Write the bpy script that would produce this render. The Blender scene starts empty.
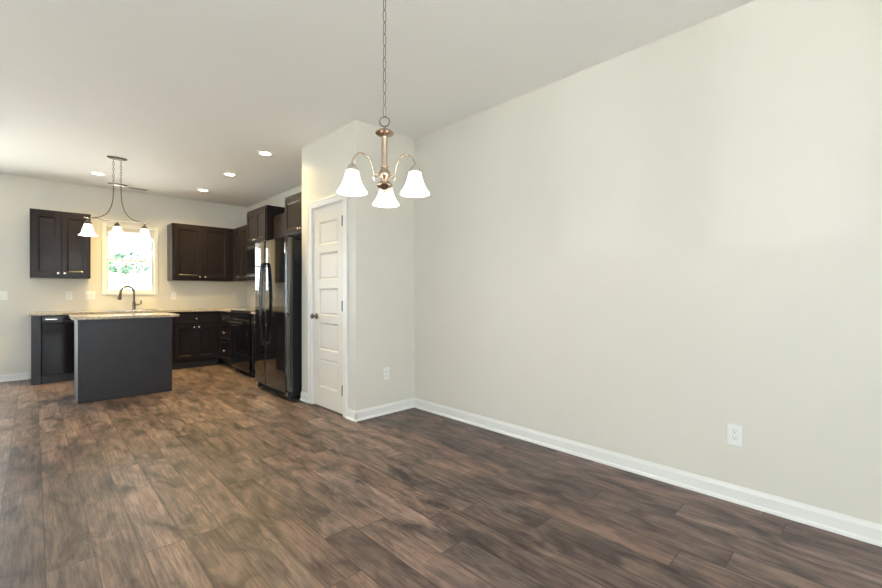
import bpy, bmesh, math, random
from mathutils import Vector, Matrix

# ------------------------------------------------------------------ scene, camera, world, light
S = bpy.context.scene
COL = S.collection
PI = math.pi
YAW = 0.77053455
CAM_H = 1.1537
# room: camera stands at the origin, +Y runs along the long right wall
XR, XL, YB, YF, H = 2.80, -2.75, 7.987, -2.50, 2.74      # right, left, kitchen back, rear wall, ceiling
XP, YP, YP2 = 2.103, 3.278, 4.35                          # pantry block
TH = 0.14

cam_d = bpy.data.cameras.new('camera')
cam_d.sensor_width = 36.0
cam_d.lens = 419.857 / 882 * 36.0
cam_d.clip_start = 0.02
cam = bpy.data.objects.new('camera', cam_d)
COL.objects.link(cam)
cam.location = (0, 0, CAM_H)
cam.rotation_euler = (PI / 2, 0, -YAW)
S.camera = cam

S.view_settings.view_transform = 'Standard'
S.view_settings.look = 'None'
S.view_settings.gamma = 1.0
S.view_settings.use_curve_mapping = False
S.view_settings.exposure = 1.22

W = bpy.data.worlds.new('sky')
S.world = W
W.use_nodes = True
bg = W.node_tree.nodes['Background']
bg.inputs[0].default_value = (0.82, 0.905, 1.0, 1)
bg.inputs[1].default_value = 5.0

sun_d = bpy.data.lights.new('sun', 'SUN')
sun_d.energy = 27.0; sun_d.angle = math.radians(0.6); sun_d.color = (1.0, 0.96, 0.92)
sun = bpy.data.objects.new('sun', sun_d); COL.objects.link(sun)
sun.rotation_euler = Vector((0.78, 0.0, 1.0)).to_track_quat('Z', 'Y').to_euler()   # high, from beyond the right wall
# added weak upward sun lamp through the left windows, to make faint right-wall patches
patch_sun_d = bpy.data.lights.new('added_patch_sun', 'SUN')
patch_sun_d.energy = 0.12; patch_sun_d.angle = math.radians(0.5); patch_sun_d.color = (0.95, 0.98, 1.0)
patch_sun = bpy.data.objects.new('added_patch_sun', patch_sun_d); COL.objects.link(patch_sun)
patch_sun.rotation_euler = Vector((-1.0, 0.135, -0.095)).to_track_quat('Z', 'Y').to_euler()

CAN_W = 60.0        # recessed lights
CHAND_W = 1.2       # each chandelier lamp
PEND_W = 0.5        # each island pendant lamp
WARM = (1.0, 0.74, 0.46)


# ------------------------------------------------------------------ materials
def mat(name):
    m = bpy.data.materials.new(name)
    m.use_nodes = True
    nt = m.node_tree
    return m, nt, nt.nodes['Principled BSDF']


def setp(b, color=None, rough=None, metal=None, spec=None, coat=None, coat_r=None, emit=None, estr=None):
    if color is not None: b.inputs['Base Color'].default_value = (*color, 1)
    if rough is not None: b.inputs['Roughness'].default_value = rough
    if metal is not None: b.inputs['Metallic'].default_value = metal
    if spec is not None: b.inputs['Specular IOR Level'].default_value = spec
    if coat is not None: b.inputs['Coat Weight'].default_value = coat
    if coat_r is not None: b.inputs['Coat Roughness'].default_value = coat_r
    if emit is not None: b.inputs['Emission Color'].default_value = (*emit, 1)
    if estr is not None: b.inputs['Emission Strength'].default_value = estr


def noisy(name, c1, c2, scale=20.0, rough=0.5, metal=0.0, spec=0.5, bump=0.0, bscale=200.0, stretch=(1, 1, 1), detail=4.0, coat=0.0):
    """material whose colour wanders between c1 and c2, with a fine bump"""
    m, nt, b = mat(name)
    setp(b, c1, rough, metal, spec, coat)
    tc = nt.nodes.new('ShaderNodeTexCoord')
    mp = nt.nodes.new('ShaderNodeMapping')
    mp.inputs['Scale'].default_value = stretch
    nt.links.new(tc.outputs['Object'], mp.inputs[0])
    n = nt.nodes.new('ShaderNodeTexNoise')
    n.inputs['Scale'].default_value = scale
    n.inputs['Detail'].default_value = detail
    nt.links.new(mp.outputs[0], n.inputs['Vector'])
    r = nt.nodes.new('ShaderNodeValToRGB')
    r.color_ramp.elements[0].position = 0.3
    r.color_ramp.elements[1].position = 0.7
    r.color_ramp.elements[0].color = (*c1, 1)
    r.color_ramp.elements[1].color = (*c2, 1)
    nt.links.new(n.outputs['Fac'], r.inputs[0])
    nt.links.new(r.outputs[0], b.inputs['Base Color'])
    if bump:
        n2 = nt.nodes.new('ShaderNodeTexNoise')
        n2.inputs['Scale'].default_value = bscale
        n2.inputs['Detail'].default_value = 2.0
        nt.links.new(mp.outputs[0], n2.inputs['Vector'])
        bp = nt.nodes.new('ShaderNodeBump')
        bp.inputs['Strength'].default_value = bump
        bp.inputs['Distance'].default_value = 0.002
        nt.links.new(n2.outputs['Fac'], bp.inputs['Height'])
        nt.links.new(bp.outputs[0], b.inputs['Normal'])
    return m


def floor_material():
    m, nt, b = mat('plank_floor')
    N, L = nt.nodes, nt.links

    def new(t): return N.new(t)

    def mth(op, a, bb=None, c=None):
        n = new('ShaderNodeMath'); n.operation = op
        for i, v in enumerate((a, bb, c)):
            if v is None: continue
            if isinstance(v, (int, float)): n.inputs[i].default_value = v
            else: L.new(v, n.inputs[i])
        return n.outputs[0]

    def comb(x, y, z):
        n = new('ShaderNodeCombineXYZ')
        for i, v in enumerate((x, y, z)):
            if isinstance(v, (int, float)): n.inputs[i].default_value = v
            else: L.new(v, n.inputs[i])
        return n.outputs[0]

    def noise(vec, scale, detail, rough=0.5, dist=0.0):
        n = new('ShaderNodeTexNoise')
        n.inputs['Scale'].default_value = scale
        n.inputs['Detail'].default_value = detail
        n.inputs['Roughness'].default_value = rough
        n.inputs['Distortion'].default_value = dist
        L.new(vec, n.inputs['Vector'])
        return n.outputs['Fac']

    def ramp(fac, *stops):
        r = new('ShaderNodeValToRGB')
        e = r.color_ramp.elements
        while len(e) < len(stops): e.new(0.5)
        for k, (p, c) in enumerate(stops):
            e[k].position = p; e[k].color = (*c, 1)
        L.new(fac, r.inputs[0])
        return r.outputs[0]

    def mix(kind, fac, a, bb):
        n = new('ShaderNodeMix'); n.data_type = 'RGBA'; n.blend_type = kind
        if isinstance(fac, (int, float)): n.inputs[0].default_value = fac
        else: L.new(fac, n.inputs[0])
        for s, v in ((6, a), (7, bb)):
            if isinstance(v, tuple): n.inputs[s].default_value = (*v, 1)
            else: L.new(v, n.inputs[s])
        return n.outputs[2]

    tc = new('ShaderNodeTexCoord')
    sp = new('ShaderNodeSeparateXYZ'); L.new(tc.outputs['Object'], sp.inputs[0])
    x, y = sp.outputs[0], sp.outputs[1]
    PW, PLEN = 0.158, 1.22
    xr = mth('DIVIDE', mth('ADD', x, 20.03), PW)
    row = mth('FLOOR', xr); fx = mth('FRACT', xr)
    wn = new('ShaderNodeTexWhiteNoise'); wn.noise_dimensions = '1D'; L.new(row, wn.inputs['W'])
    yr = mth('ADD', mth('DIVIDE', mth('ADD', y, 20.0), PLEN), mth('MULTIPLY', wn.outputs['Value'], 7.0))
    pl = mth('FLOOR', yr); fy = mth('FRACT', yr)
    wn2 = new('ShaderNodeTexWhiteNoise'); wn2.noise_dimensions = '3D'; L.new(comb(row, pl, 3.7), wn2.inputs['Vector'])
    rnd = wn2.outputs['Value']
    spc = new('ShaderNodeSeparateColor'); L.new(wn2.outputs['Color'], spc.inputs[0])
    rnd2 = spc.outputs[1]
    off = mth('MULTIPLY', rnd, 37.0)
    # smoky patches, stretched a little along the plank, different on each plank
    sm = noise(comb(mth('ADD', mth('MULTIPLY', x, 9.0), off), mth('ADD', mth('MULTIPLY', y, 3.0), off), off), 1.0, 5.0, 0.6, 0.7)
    # cathedral grain
    gr = noise(comb(mth('ADD', mth('MULTIPLY', x, 38.0), off), mth('ADD', mth('MULTIPLY', y, 2.4), off), off), 1.0, 5.0, 0.6, 1.2)
    med = noise(comb(mth('ADD', mth('MULTIPLY', x, 95.0), off), mth('ADD', mth('MULTIPLY', y, 5.0), off), off), 1.0, 4.0, 0.65, 0.8)
    fine = noise(comb(mth('MULTIPLY', x, 190.0), mth('ADD', mth('MULTIPLY', y, 6.0), off), off), 1.0, 3.0, 0.6)
    # knots
    vo = new('ShaderNodeTexVoronoi'); vo.inputs['Scale'].default_value = 1.0
    L.new(comb(mth('ADD', mth('MULTIPLY', x, 5.2), off), mth('ADD', mth('MULTIPLY', y, 2.3), off), off), vo.inputs['Vector'])
    kn = ramp(vo.outputs['Distance'], (0.03, (1, 1, 1)), (0.20, (0, 0, 0)))
    base = ramp(rnd, (0.0, FL[0]), (0.35, FL[1]), (0.7, FL[2]), (1.0, FL[3]))
    c = mix('MULTIPLY', 1.0, base, ramp(sm, (0.32, (0.22, 0.225, 0.245)), (0.47, (0.72, 0.72, 0.745)), (0.62, (1.22, 1.19, 1.16))))
    c = mix('MULTIPLY', 0.9, c, ramp(gr, (0.3, (0.62, 0.60, 0.58)), (0.52, (1, 1, 1)), (0.75, (1.15, 1.15, 1.15))))
    c = mix('MULTIPLY', 0.7, c, ramp(med, (0.38, (0.52, 0.50, 0.49)), (0.52, (1, 1, 1)), (0.68, (1.2, 1.2, 1.2))))
    c = mix('MULTIPLY', 0.6, c, ramp(fine, (0.3, (0.68, 0.67, 0.66)), (0.65, (1.1, 1.1, 1.1))))
    c = mix('MIX', mth('MULTIPLY', kn, mth('MULTIPLY', mth('GREATER_THAN', rnd2, 0.25), 0.72)), c, (0.035, 0.026, 0.021))
    # seams
    ex = mth('MULTIPLY', mth('MINIMUM', fx, mth('SUBTRACT', 1.0, fx)), PW)
    ey = mth('MULTIPLY', mth('MINIMUM', fy, mth('SUBTRACT', 1.0, fy)), PLEN)
    e = mth('MINIMUM', ex, ey)
    seam = mth('SUBTRACT', 1.0, mth('SMOOTH_MIN', mth('DIVIDE', e, 0.0042), 1.0, 0.1))
    seam = mth('MAXIMUM', seam, 0.0)
    c = mix('MIX', mth('MULTIPLY', seam, 0.9), c, (0.05, 0.037, 0.03))
    L.new(c, b.inputs['Base Color'])
    rr = mth('ADD', 0.36, mth('MULTIPLY', sm, 0.14))
    L.new(rr, b.inputs['Roughness'])
    b.inputs['Specular IOR Level'].default_value = 0.36
    bp = new('ShaderNodeBump'); bp.inputs['Strength'].default_value = 0.35; bp.inputs['Distance'].default_value = 0.001
    L.new(mth('SUBTRACT', mth('MULTIPLY', fine, 0.35), seam), bp.inputs['Height'])
    L.new(bp.outputs[0], b.inputs['Normal'])
    return m


FL = [(0.218, 0.148, 0.121), (0.158, 0.113, 0.097), (0.275, 0.198, 0.166), (0.134, 0.104, 0.093)]


def granite():
    m, nt, b = mat('granite')
    N, L = nt.nodes, nt.links
    tc = N.new('ShaderNodeTexCoord')
    v = N.new('ShaderNodeTexVoronoi'); v.inputs['Scale'].default_value = 90
    n = N.new('ShaderNodeTexNoise'); n.inputs['Scale'].default_value = 55; n.inputs['Detail'].default_value = 6
    L.new(tc.outputs['Object'], v.inputs['Vector']); L.new(tc.outputs['Object'], n.inputs['Vector'])
    r = N.new('ShaderNodeValToRGB')
    e = r.color_ramp.elements
    e[0].position = 0.26; e[0].color = (0.20, 0.155, 0.12, 1)
    e[1].position = 0.46; e[1].color = (0.37, 0.315, 0.25, 1)
    e.new(0.62).color = (0.44, 0.385, 0.31, 1)
    L.new(n.outputs['Fac'], r.inputs[0])
    r2 = N.new('ShaderNodeValToRGB')
    r2.color_ramp.elements[0].position = 0.06; r2.color_ramp.elements[0].color = (0.35, 0.3, 0.26, 1)
    r2.color_ramp.elements[1].position = 0.35; r2.color_ramp.elements[1].color = (1, 1, 1, 1)
    L.new(v.outputs['Distance'], r2.inputs[0])
    x = N.new('ShaderNodeMix'); x.data_type = 'RGBA'; x.blend_type = 'MULTIPLY'; x.inputs[0].default_value = 0.7
    L.new(r.outputs[0], x.inputs[6]); L.new(r2.outputs[0], x.inputs[7])
    L.new(x.outputs[2], b.inputs['Base Color'])
    setp(b, rough=0.14)
    return m


def thin_glass():
    m = bpy.data.materials.new('window_glass'); m.use_nodes = True
    nt = m.node_tree; nt.nodes.clear()
    o = nt.nodes.new('ShaderNodeOutputMaterial')
    t = nt.nodes.new('ShaderNodeBsdfTransparent'); t.inputs[0].default_value = (0.96, 0.985, 0.97, 1)
    g = nt.nodes.new('ShaderNodeBsdfGlossy'); g.inputs['Roughness'].default_value = 0.02
    f = nt.nodes.new('ShaderNodeFresnel'); f.inputs[0].default_value = 1.45
    x = nt.nodes.new('ShaderNodeMixShader')
    ge = nt.nodes.new('ShaderNodeNewGeometry')
    front = nt.nodes.new('ShaderNodeMath'); front.operation = 'SUBTRACT'; front.inputs[0].default_value = 1.0
    nt.links.new(ge.outputs['Backfacing'], front.inputs[1])
    fm = nt.nodes.new('ShaderNodeMath'); fm.operation = 'MULTIPLY'      # reflect on outer faces only
    nt.links.new(f.outputs[0], fm.inputs[0]); nt.links.new(front.outputs[0], fm.inputs[1])
    nt.links.new(fm.outputs[0], x.inputs[0]); nt.links.new(t.outputs[0], x.inputs[1]); nt.links.new(g.outputs[0], x.inputs[2])
    nt.links.new(x.outputs[0], o.inputs[0])
    return m


def emissive(name, color, strength, base=(0.9, 0.9, 0.88)):
    m, nt, b = mat(name)
    setp(b, base, 0.35, emit=color, estr=strength)
    n = nt.nodes.new('ShaderNodeTexNoise'); n.inputs['Scale'].default_value = 18
    r = nt.nodes.new('ShaderNodeMapRange')
    r.inputs['To Min'].default_value = strength * 0.92; r.inputs['To Max'].default_value = strength * 1.08
    nt.links.new(n.outputs['Fac'], r.inputs[0]); nt.links.new(r.outputs[0], b.inputs['Emission Strength'])
    return m


WALLC = (0.69, 0.658, 0.593)
M = {
    'wall': noisy('wall_paint', WALLC, tuple(c * 0.985 for c in WALLC), 3.0, 0.42, spec=0.4, bump=0.12, bscale=420),
    'ceiling': noisy('ceiling_paint', (0.88, 0.865, 0.85), (0.87, 0.855, 0.84), 3.0, 0.7, spec=0.25, bump=0.15, bscale=300),
    'trim': noisy('white_trim_paint', (0.78, 0.77, 0.74), (0.76, 0.75, 0.72), 8.0, 0.3, spec=0.5),
    'door': noisy('door_paint_can_tint', (0.73, 0.69, 0.63), (0.715, 0.675, 0.615), 10.0, 0.32, spec=0.5, bump=0.05, bscale=160, stretch=(1, 1, 0.15)),  # warmer than the trim: glow of the ceiling cans put into the paint
    'floor': floor_material(),
    'granite': granite(),
    'wood': noisy('espresso_wood', (0.0105, 0.0081, 0.0102), (0.0160, 0.0122, 0.0150), 7.0, 0.31, spec=0.19, bump=0.08, bscale=60, stretch=(6, 6, 0.5), coat=0.04),
    'panel': noisy('dark_laminate', (0.0225, 0.0210, 0.0268), (0.0255, 0.024, 0.030), 5.0, 0.38, spec=0.4),
    'black': noisy('black_gloss', (0.006, 0.006, 0.007), (0.008, 0.008, 0.009), 4.0, 0.09, spec=0.5),
    'fridge': noisy('black_fridge_gloss', (0.010, 0.010, 0.011), (0.012, 0.012, 0.013), 4.0, 0.05, spec=0.9, coat=0.6),
    'blacksatin': noisy('black_satin', (0.014, 0.014, 0.016), (0.018, 0.018, 0.020), 40.0, 0.4, spec=0.5, bump=0.1, bscale=300),
    'fridgeside': noisy('charcoal_textured', (0.013, 0.013, 0.015), (0.017, 0.017, 0.019), 40.0, 0.5, spec=0.2, bump=0.15, bscale=300),
    'glassblack': noisy('black_glass', (0.004, 0.004, 0.005), (0.005, 0.005, 0.006), 4.0, 0.03, spec=0.6),
    'nickel': noisy('satin_nickel', (0.72, 0.68, 0.62), (0.66, 0.62, 0.56), 30.0, 0.26, metal=1.0),
    'antique': noisy('antique_nickel', (0.52, 0.40, 0.30), (0.58, 0.46, 0.36), 30.0, 0.24, metal=1.0),
    'bronze': noisy('dark_nickel', (0.16, 0.14, 0.12), (0.20, 0.175, 0.15), 30.0, 0.3, metal=1.0),
    'steel': noisy('stainless_steel', (0.50, 0.50, 0.50), (0.56, 0.56, 0.56), 20.0, 0.25, metal=1.0, stretch=(1, 20, 1)),
    'plastic': noisy('white_plastic', (0.80, 0.80, 0.77), (0.78, 0.78, 0.75), 20.0, 0.3, spec=0.5),
    'slot': noisy('dark_slot', (0.03, 0.03, 0.03), (0.035, 0.035, 0.035), 20.0, 0.6),
    'vinyl': noisy('white_vinyl', (0.58, 0.61, 0.63), (0.56, 0.59, 0.61), 12.0, 0.35),
    'blind': noisy('blind_slats', (0.66, 0.60, 0.53), (0.62, 0.56, 0.49), 20.0, 0.5),
    'glass': thin_glass(),
    'shade': emissive('lit_frosted_shade', (1.0, 0.90, 0.76), 1.3),
    'bulb': emissive('lit_bulb', (1.0, 0.85, 0.62), 5.0),
    'can': emissive('lit_lens', (1.0, 0.90, 0.74), 7.0),
    'leaf': noisy('foliage', (0.014, 0.045, 0.020), (0.03, 0.075, 0.035), 3.0, 0.6),
    'bark': noisy('bark', (0.12, 0.09, 0.07), (0.18, 0.14, 0.11), 8.0, 0.8),
    'bounce_ground': noisy('pale_bounce_ground', (0.50, 0.49, 0.46), (0.58, 0.565, 0.53), 1.5, 0.9, detail=8),
    'exterior': noisy('exterior_siding', (0.55, 0.53, 0.50), (0.5, 0.49, 0.46), 2.0, 0.7),
}


# ------------------------------------------------------------------ mesh helpers
def rot_to(d):
    return Vector((0, 0, 1)).rotation_difference(Vector(d)).to_matrix().to_4x4()


class MB:
    def __init__(self):
        self.bm = bmesh.new()

    def box(self, x0, x1, y0, y1, z0, z1, bev=0.0, seg=2):
        mtx = Matrix.Translation(((x0 + x1) / 2, (y0 + y1) / 2, (z0 + z1) / 2)) @ Matrix.Diagonal((abs(x1 - x0), abs(y1 - y0), abs(z1 - z0), 1))
        r = bmesh.ops.create_cube(self.bm, size=1.0, matrix=mtx)
        if bev > 0:
            es = set()
            for v in r['verts']: es.update(v.link_edges)
            bmesh.ops.bevel(self.bm, geom=list(es), offset=bev, segments=seg, affect='EDGES', profile=0.5)
        return self

    def quad(self, *pts):
        vs = [self.bm.verts.new(p) for p in pts]
        self.bm.faces.new(vs)
        return self

    def prism(self, prof, axis, a, b):
        """extrude a closed 2-D profile between a and b along axis ('x','y','z')"""
        def P(p, t):
            if axis == 'x': return (t, p[0], p[1])
            if axis == 'y': return (p[0], t, p[1])
            return (p[0], p[1], t)
        A = [self.bm.verts.new(P(p, a)) for p in prof]
        B = [self.bm.verts.new(P(p, b)) for p in prof]
        n = len(prof)
        for i in range(n):
            self.bm.faces.new((A[i], A[(i + 1) % n], B[(i + 1) % n], B[i]))
        self.bm.faces.new(A[::-1]); self.bm.faces.new(B)
        return self

    def lathe(self, prof, center=(0, 0, 0), axis=(0, 0, 1), seg=32, caps=True):
        """revolve (r,z) pairs around axis through center"""
        mtx = Matrix.Translation(center) @ rot_to(axis)
        rings = []
        for r, z in prof:
            rings.append([self.bm.verts.new(mtx @ Vector((r * math.cos(2 * PI * k / seg), r * math.sin(2 * PI * k / seg), z))) for k in range(seg)])
        for a, b in zip(rings, rings[1:]):
            for k in range(seg):
                self.bm.faces.new((a[k], a[(k + 1) % seg], b[(k + 1) % seg], b[k]))
        if caps:
            for ring in (rings[0][::-1], rings[-1]):
                self.bm.faces.new(ring)
        return self

    def tube(self, pts, r, seg=12, closed=False):
        pts = [Vector(p) for p in pts]
        n = len(pts)
        rad = r if isinstance(r, (list, tuple)) else [r] * n
        rings = []
        prev = None
        for i, p in enumerate(pts):
            if closed: t = (pts[(i + 1) % n] - pts[i - 1])
            elif i == 0: t = pts[1] - pts[0]
            elif i == n - 1: t = pts[-1] - pts[-2]
            else: t = pts[i + 1] - pts[i - 1]
            t.normalize()
            if prev is None:
                up = Vector((0, 0, 1)) if abs(t.z) < 0.9 else Vector((1, 0, 0))
                u = t.cross(up).normalized()
            else:
                u = (prev - t * prev.dot(t)).normalized()
            prev = u
            w = t.cross(u)
            rings.append([self.bm.verts.new(p + (u * math.cos(2 * PI * k / seg) + w * math.sin(2 * PI * k / seg)) * rad[i]) for k in range(seg)])
        pairs = list(zip(rings, rings[1:])) + ([(rings[-1], rings[0])] if closed else [])
        for a, b in pairs:
            for k in range(seg):
                self.bm.faces.new((a[k], a[(k + 1) % seg], b[(k + 1) % seg], b[k]))
        if not closed:
            self.bm.faces.new(rings[0][::-1]); self.bm.faces.new(rings[-1])
        return self

    def build(self, name, m, parent=None, smooth=False, loc=None):
        bmesh.ops.recalc_face_normals(self.bm, faces=self.bm.faces)
        me = bpy.data.meshes.new(name)
        if smooth:
            for f in self.bm.faces: f.smooth = True
        self.bm.to_mesh(me); self.bm.free()
        me.materials.append(M[m])
        if smooth:
            me.set_sharp_from_angle(angle=math.radians(38))
        o = bpy.data.objects.new(name, me)
        COL.objects.link(o)
        if parent: o.parent = parent
        if loc: o.location = loc
        return o


def curve(pts, n=10):
    """Catmull-Rom through pts"""
    P = [Vector(p) for p in pts]
    P = [P[0] * 2 - P[1]] + P + [P[-1] * 2 - P[-2]]
    out = []
    for i in range(1, len(P) - 2):
        a, b, c, d = P[i - 1:i + 3]
        for k in range(n):
            t = k / n
            out.append(0.5 * ((2 * b) + (c - a) * t + (2 * a - 5 * b + 4 * c - d) * t * t + (3 * b - a - 3 * c + d) * t ** 3))
    out.append(P[-2])
    return out


def thing(name, label=None, cat=None, loc=(0, 0, 0), rz=0.0, group=None, kind=None):
    o = bpy.data.objects.new(name, None)
    o.empty_display_size = 0.1
    COL.objects.link(o)
    o.location = loc; o.rotation_euler = (0, 0, rz)
    return tag(o, label, cat, group, kind)


def tag(o, label=None, cat=None, group=None, kind=None):
    if label: o['label'] = label
    if cat: o['category'] = cat
    if group: o['group'] = group
    if kind: o['kind'] = kind
    return o


def struct(o, label, cat):
    return tag(o, label, cat, None, 'structure')


def copy_tree(o, parent=None):
    c = o.copy(); COL.objects.link(c)
    if parent: c.parent = parent
    for ch in list(o.children): copy_tree(ch, c)
    return c


def lamp(name, kind, loc, energy, color, parent=None, **kw):
    d = bpy.data.lights.new(name, kind)
    d.energy = energy; d.color = color
    for k, v in kw.items(): setattr(d, k, v)
    o = bpy.data.objects.new(name, d); COL.objects.link(o)
    o.location = loc
    if parent: o.parent = parent
    return o


FACE_BACK, FACE_RIGHT, FACE_LEFT, FACE_REAR = 0.0, -PI / 2, PI / 2, PI   # local -Y looks into the room from that wall

# ------------------------------------------------------------------ shell
struct(MB().box(XL - TH, XR + TH, YF - TH, YB + TH, -0.12, 0.0).build('floor', 'floor'), 'brown wood plank floor running along the long wall', 'floor')
struct(MB().box(XL - TH, XR + TH, YF - TH, YB + TH, H, H + 0.14).build('ceiling', 'ceiling'), 'flat off-white painted ceiling', 'ceiling')


def wall_cells(mb, a0, a1, holes, put):
    """fill a wall a0..a1 x 0..H with cells, leaving holes (a0,a1,z0,z1)"""
    A = sorted({a0, a1, *[h[0] for h in holes], *[h[1] for h in holes]})
    for p, q in zip(A, A[1:]):
        hs = sorted([h for h in holes if h[0] < (p + q) / 2 < h[1]], key=lambda h: h[2])
        z = 0.0
        for h in hs:
            if h[2] > z: put(mb, p, q, z, h[2])
            z = h[3]
        if z < H: put(mb, p, q, z, H)


KW = (0.775, 1.385, 1.19, 2.165)              # kitchen window opening
SD = (-2.45, -0.55, 0.0, 2.05)               # assumed glass sliding door left of the kitchen, unseen
LW = [(0.74, 1.40, 0.85, 2.25), (1.77, 2.43, 0.85, 2.25), (5.75, 6.4, 0.85, 2.25)]  # first two assumed, placed for the wall patches; last one is unseen, added to brighten the left part of the kitchen
RW = [(-2.5, -1.4, 0.5, 2.35), (-1.15, -0.05, 0.5, 2.35), (0.2, 1.3, 0.5, 2.35)]  # assumed rear windows, unseen, put in to supply daylight

mb = MB(); wall_cells(mb, XL, XR, [KW, SD], lambda m, a, b, z0, z1: m.box(a, b, YB, YB + TH, z0, z1))
struct(mb.build('wall_back', 'wall'), 'tan painted kitchen wall around the small window', 'wall')
struct(MB().box(XR, XR + TH, YF - TH, YB + TH, 0, H).build('wall_right', 'wall'), 'long plain light cream wall on the right', 'wall')
mb = MB(); wall_cells(mb, YF - TH, YB + TH, LW, lambda m, a, b, z0, z1: m.box(XL - TH, XL, a, b, z0, z1))
struct(mb.build('wall_left', 'wall'), 'cream wall with three assumed windows on the left', 'wall')
mb = MB(); wall_cells(mb, XL, XR, RW, lambda m, a, b, z0, z1: m.box(a, b, YF - TH, YF, z0, z1))
struct(mb.build('wall_front', 'wall'), 'cream wall with three assumed windows behind the viewpoint', 'wall')

# pantry block
DY0, DY1, DZ = 3.475, 4.10, 2.045
mb = MB()
mb.box(XP, XR, YP, YP + 0.11, 0, H)
mb.box(XP, XP + 0.11, YP + 0.11, DY0, 0, H)
mb.box(XP, XP + 0.11, DY1, YP2, 0, H)
mb.box(XP, XP + 0.11, DY0, DY1, DZ, H)
mb.box(XP + 0.11, XR, YP2 - 0.11, YP2, 0, H)
struct(mb.build('wall_pantry', 'wall'), 'cream walls of the boxed-out pantry closet', 'wall')

# baseboards
BH, BT = 0.092, 0.013


def base_prof(s=1):
    return [(0, 0), (s * (BT + 0.012), 0), (s * (BT + 0.011), 0.008), (s * (BT + 0.007), 0.016), (s * BT, 0.02), (s * BT, BH - 0.022), (s * BT * 0.75, BH - 0.014), (s * BT * 0.45, BH - 0.006), (s * BT * 0.35, BH), (0, BH)]


def base_y(name, x, y0, y1, s, label):
    struct(MB().prism([(x + p[0], p[1]) for p in base_prof(s)], 'y', y0, y1).build(name, 'trim'), label, 'baseboard')


def base_x(mb, y, x0, x1, s):
    mb.prism([(y + p[0], p[1]) for p in base_prof(s)], 'x', x0, x1)
    return mb


base_y('baseboard_right', XR, YF, YP, -1, 'white baseboard along the long right wall')
base_y('baseboard_left', XL, YF, YB, 1, 'white baseboard along the left wall')
struct(base_x(MB(), YP, XP - BT - 0.011, XR - BT, -1).build('baseboard_pantry', 'trim'), 'white baseboard across the front of the pantry wall', 'baseboard')
mb = MB()
mb.prism([(XP - p[0], p[1]) for p in base_prof()], 'y', YP - BT, 3.413)
mb.prism([(XP - p[0], p[1]) for p in base_prof()], 'y', 4.162, YP2)
struct(mb.build('baseboard_side', 'trim'), 'short white baseboard pieces either side of the pantry door', 'baseboard')
struct(base_x(MB(), YB, SD[1] + 0.075, -0.045, -1).build('baseboard_back', 'trim'), 'white baseboard left of the kitchen cabinets', 'baseboard')
struct(base_x(MB(), YF, XL + 0.03, XR - 0.03, 1).build('baseboard_front', 'trim'), 'white baseboard on the wall behind the viewpoint', 'baseboard')


# ------------------------------------------------------------------ windows and doors
def window(name, loc, rz, w, h, label, casing=0.062, blind=False):
    """local: opening x 0..w, z 0..h, room face at y=0, wall goes to +y"""
    t = thing(name, label, 'window', loc, rz, None, 'structure')
    c = casing
    mb = MB()
    mb.box(-c, 0.006, -0.018, -0.0006, -c, h + c, 0.004)
    mb.box(w - 0.006, w + c, -0.018, -0.0006, -c, h + c, 0.004)
    mb.box(0.006, w - 0.006, -0.018, -0.0006, h - 0.006, h + c, 0.004)
    mb.box(0.006, w - 0.006, -0.018, -0.0006, -c, 0.006, 0.004)
    mb.build('casing', 'trim', t)
    mb = MB()
    mb.box(0.0006, 0.012, 0.001, TH - 0.001, 0.0006, h - 0.0006); mb.box(w - 0.012, w - 0.0006, 0.001, TH - 0.001, 0.0006, h - 0.0006)
    mb.box(0.012, w - 0.012, 0.001, TH - 0.001, 0.0006, 0.012); mb.box(0.012, w - 0.012, 0.001, TH - 0.001, h - 0.012, h - 0.0006)
    mb.build('window_frame', 'vinyl', t)
    zm = h * 0.49 - 0.0
    for nm, z0, z1, y0 in (('upper_sash', zm - 0.018, h - 0.0125, 0.055), ('lower_sash', 0.0125, zm + 0.018, 0.02)):
        s = 0.026
        mb = MB()
        mb.box(0.0125, 0.0125 + s, y0, y0 + 0.03, z0, z1, 0.003); mb.box(w - 0.0125 - s, w - 0.0125, y0, y0 + 0.03, z0, z1, 0.003)
        mb.box(0.0125 + s, w - 0.0125 - s, y0, y0 + 0.03, z0, z0 + s, 0.003); mb.box(0.0125 + s, w - 0.0125 - s, y0, y0 + 0.03, z1 - s, z1, 0.003)
        o = mb.build(nm, 'vinyl', t)
        MB().box(0.0125 + s, w - 0.0125 - s, y0 + 0.013, y0 + 0.017, z0 + s, z1 - s).build('pane', 'glass', o)
    # daylight through this opening is sampled from the real sky
    p = lamp('sky_portal', 'AREA', (w / 2, TH + 0.03, h / 2), 1.0, (1, 1, 1), t, shape='RECTANGLE', size=w - 0.05, size_y=h - 0.05)
    p.data.cycles.is_portal = True
    p.rotation_euler = (-PI / 2, 0, 0)
    return t


window('window_1', (KW[0], YB, KW[2]), FACE_BACK, KW[1] - KW[0], KW[3] - KW[2], 'small kitchen window with bright daylight over the sink', casing=0.048)
for i, (a, b, z0, z1) in enumerate(LW):
    window('window_%d' % (i + 2), (XL, a, z0), FACE_LEFT, b - a, z1 - z0, ['assumed left wall window nearest the viewpoint', 'assumed middle window of the left wall', 'unseen left wall window added to light the kitchen'][i])
for i, (a, b, z0, z1) in enumerate(RW):
    window('window_%d' % (i + 5), (b, YF, z0), FACE_REAR, b - a, z1 - z0, ['assumed window behind the viewpoint nearest the left wall', 'assumed middle window of the wall behind the viewpoint', 'assumed window behind the viewpoint nearest the long right wall'][i])

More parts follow.
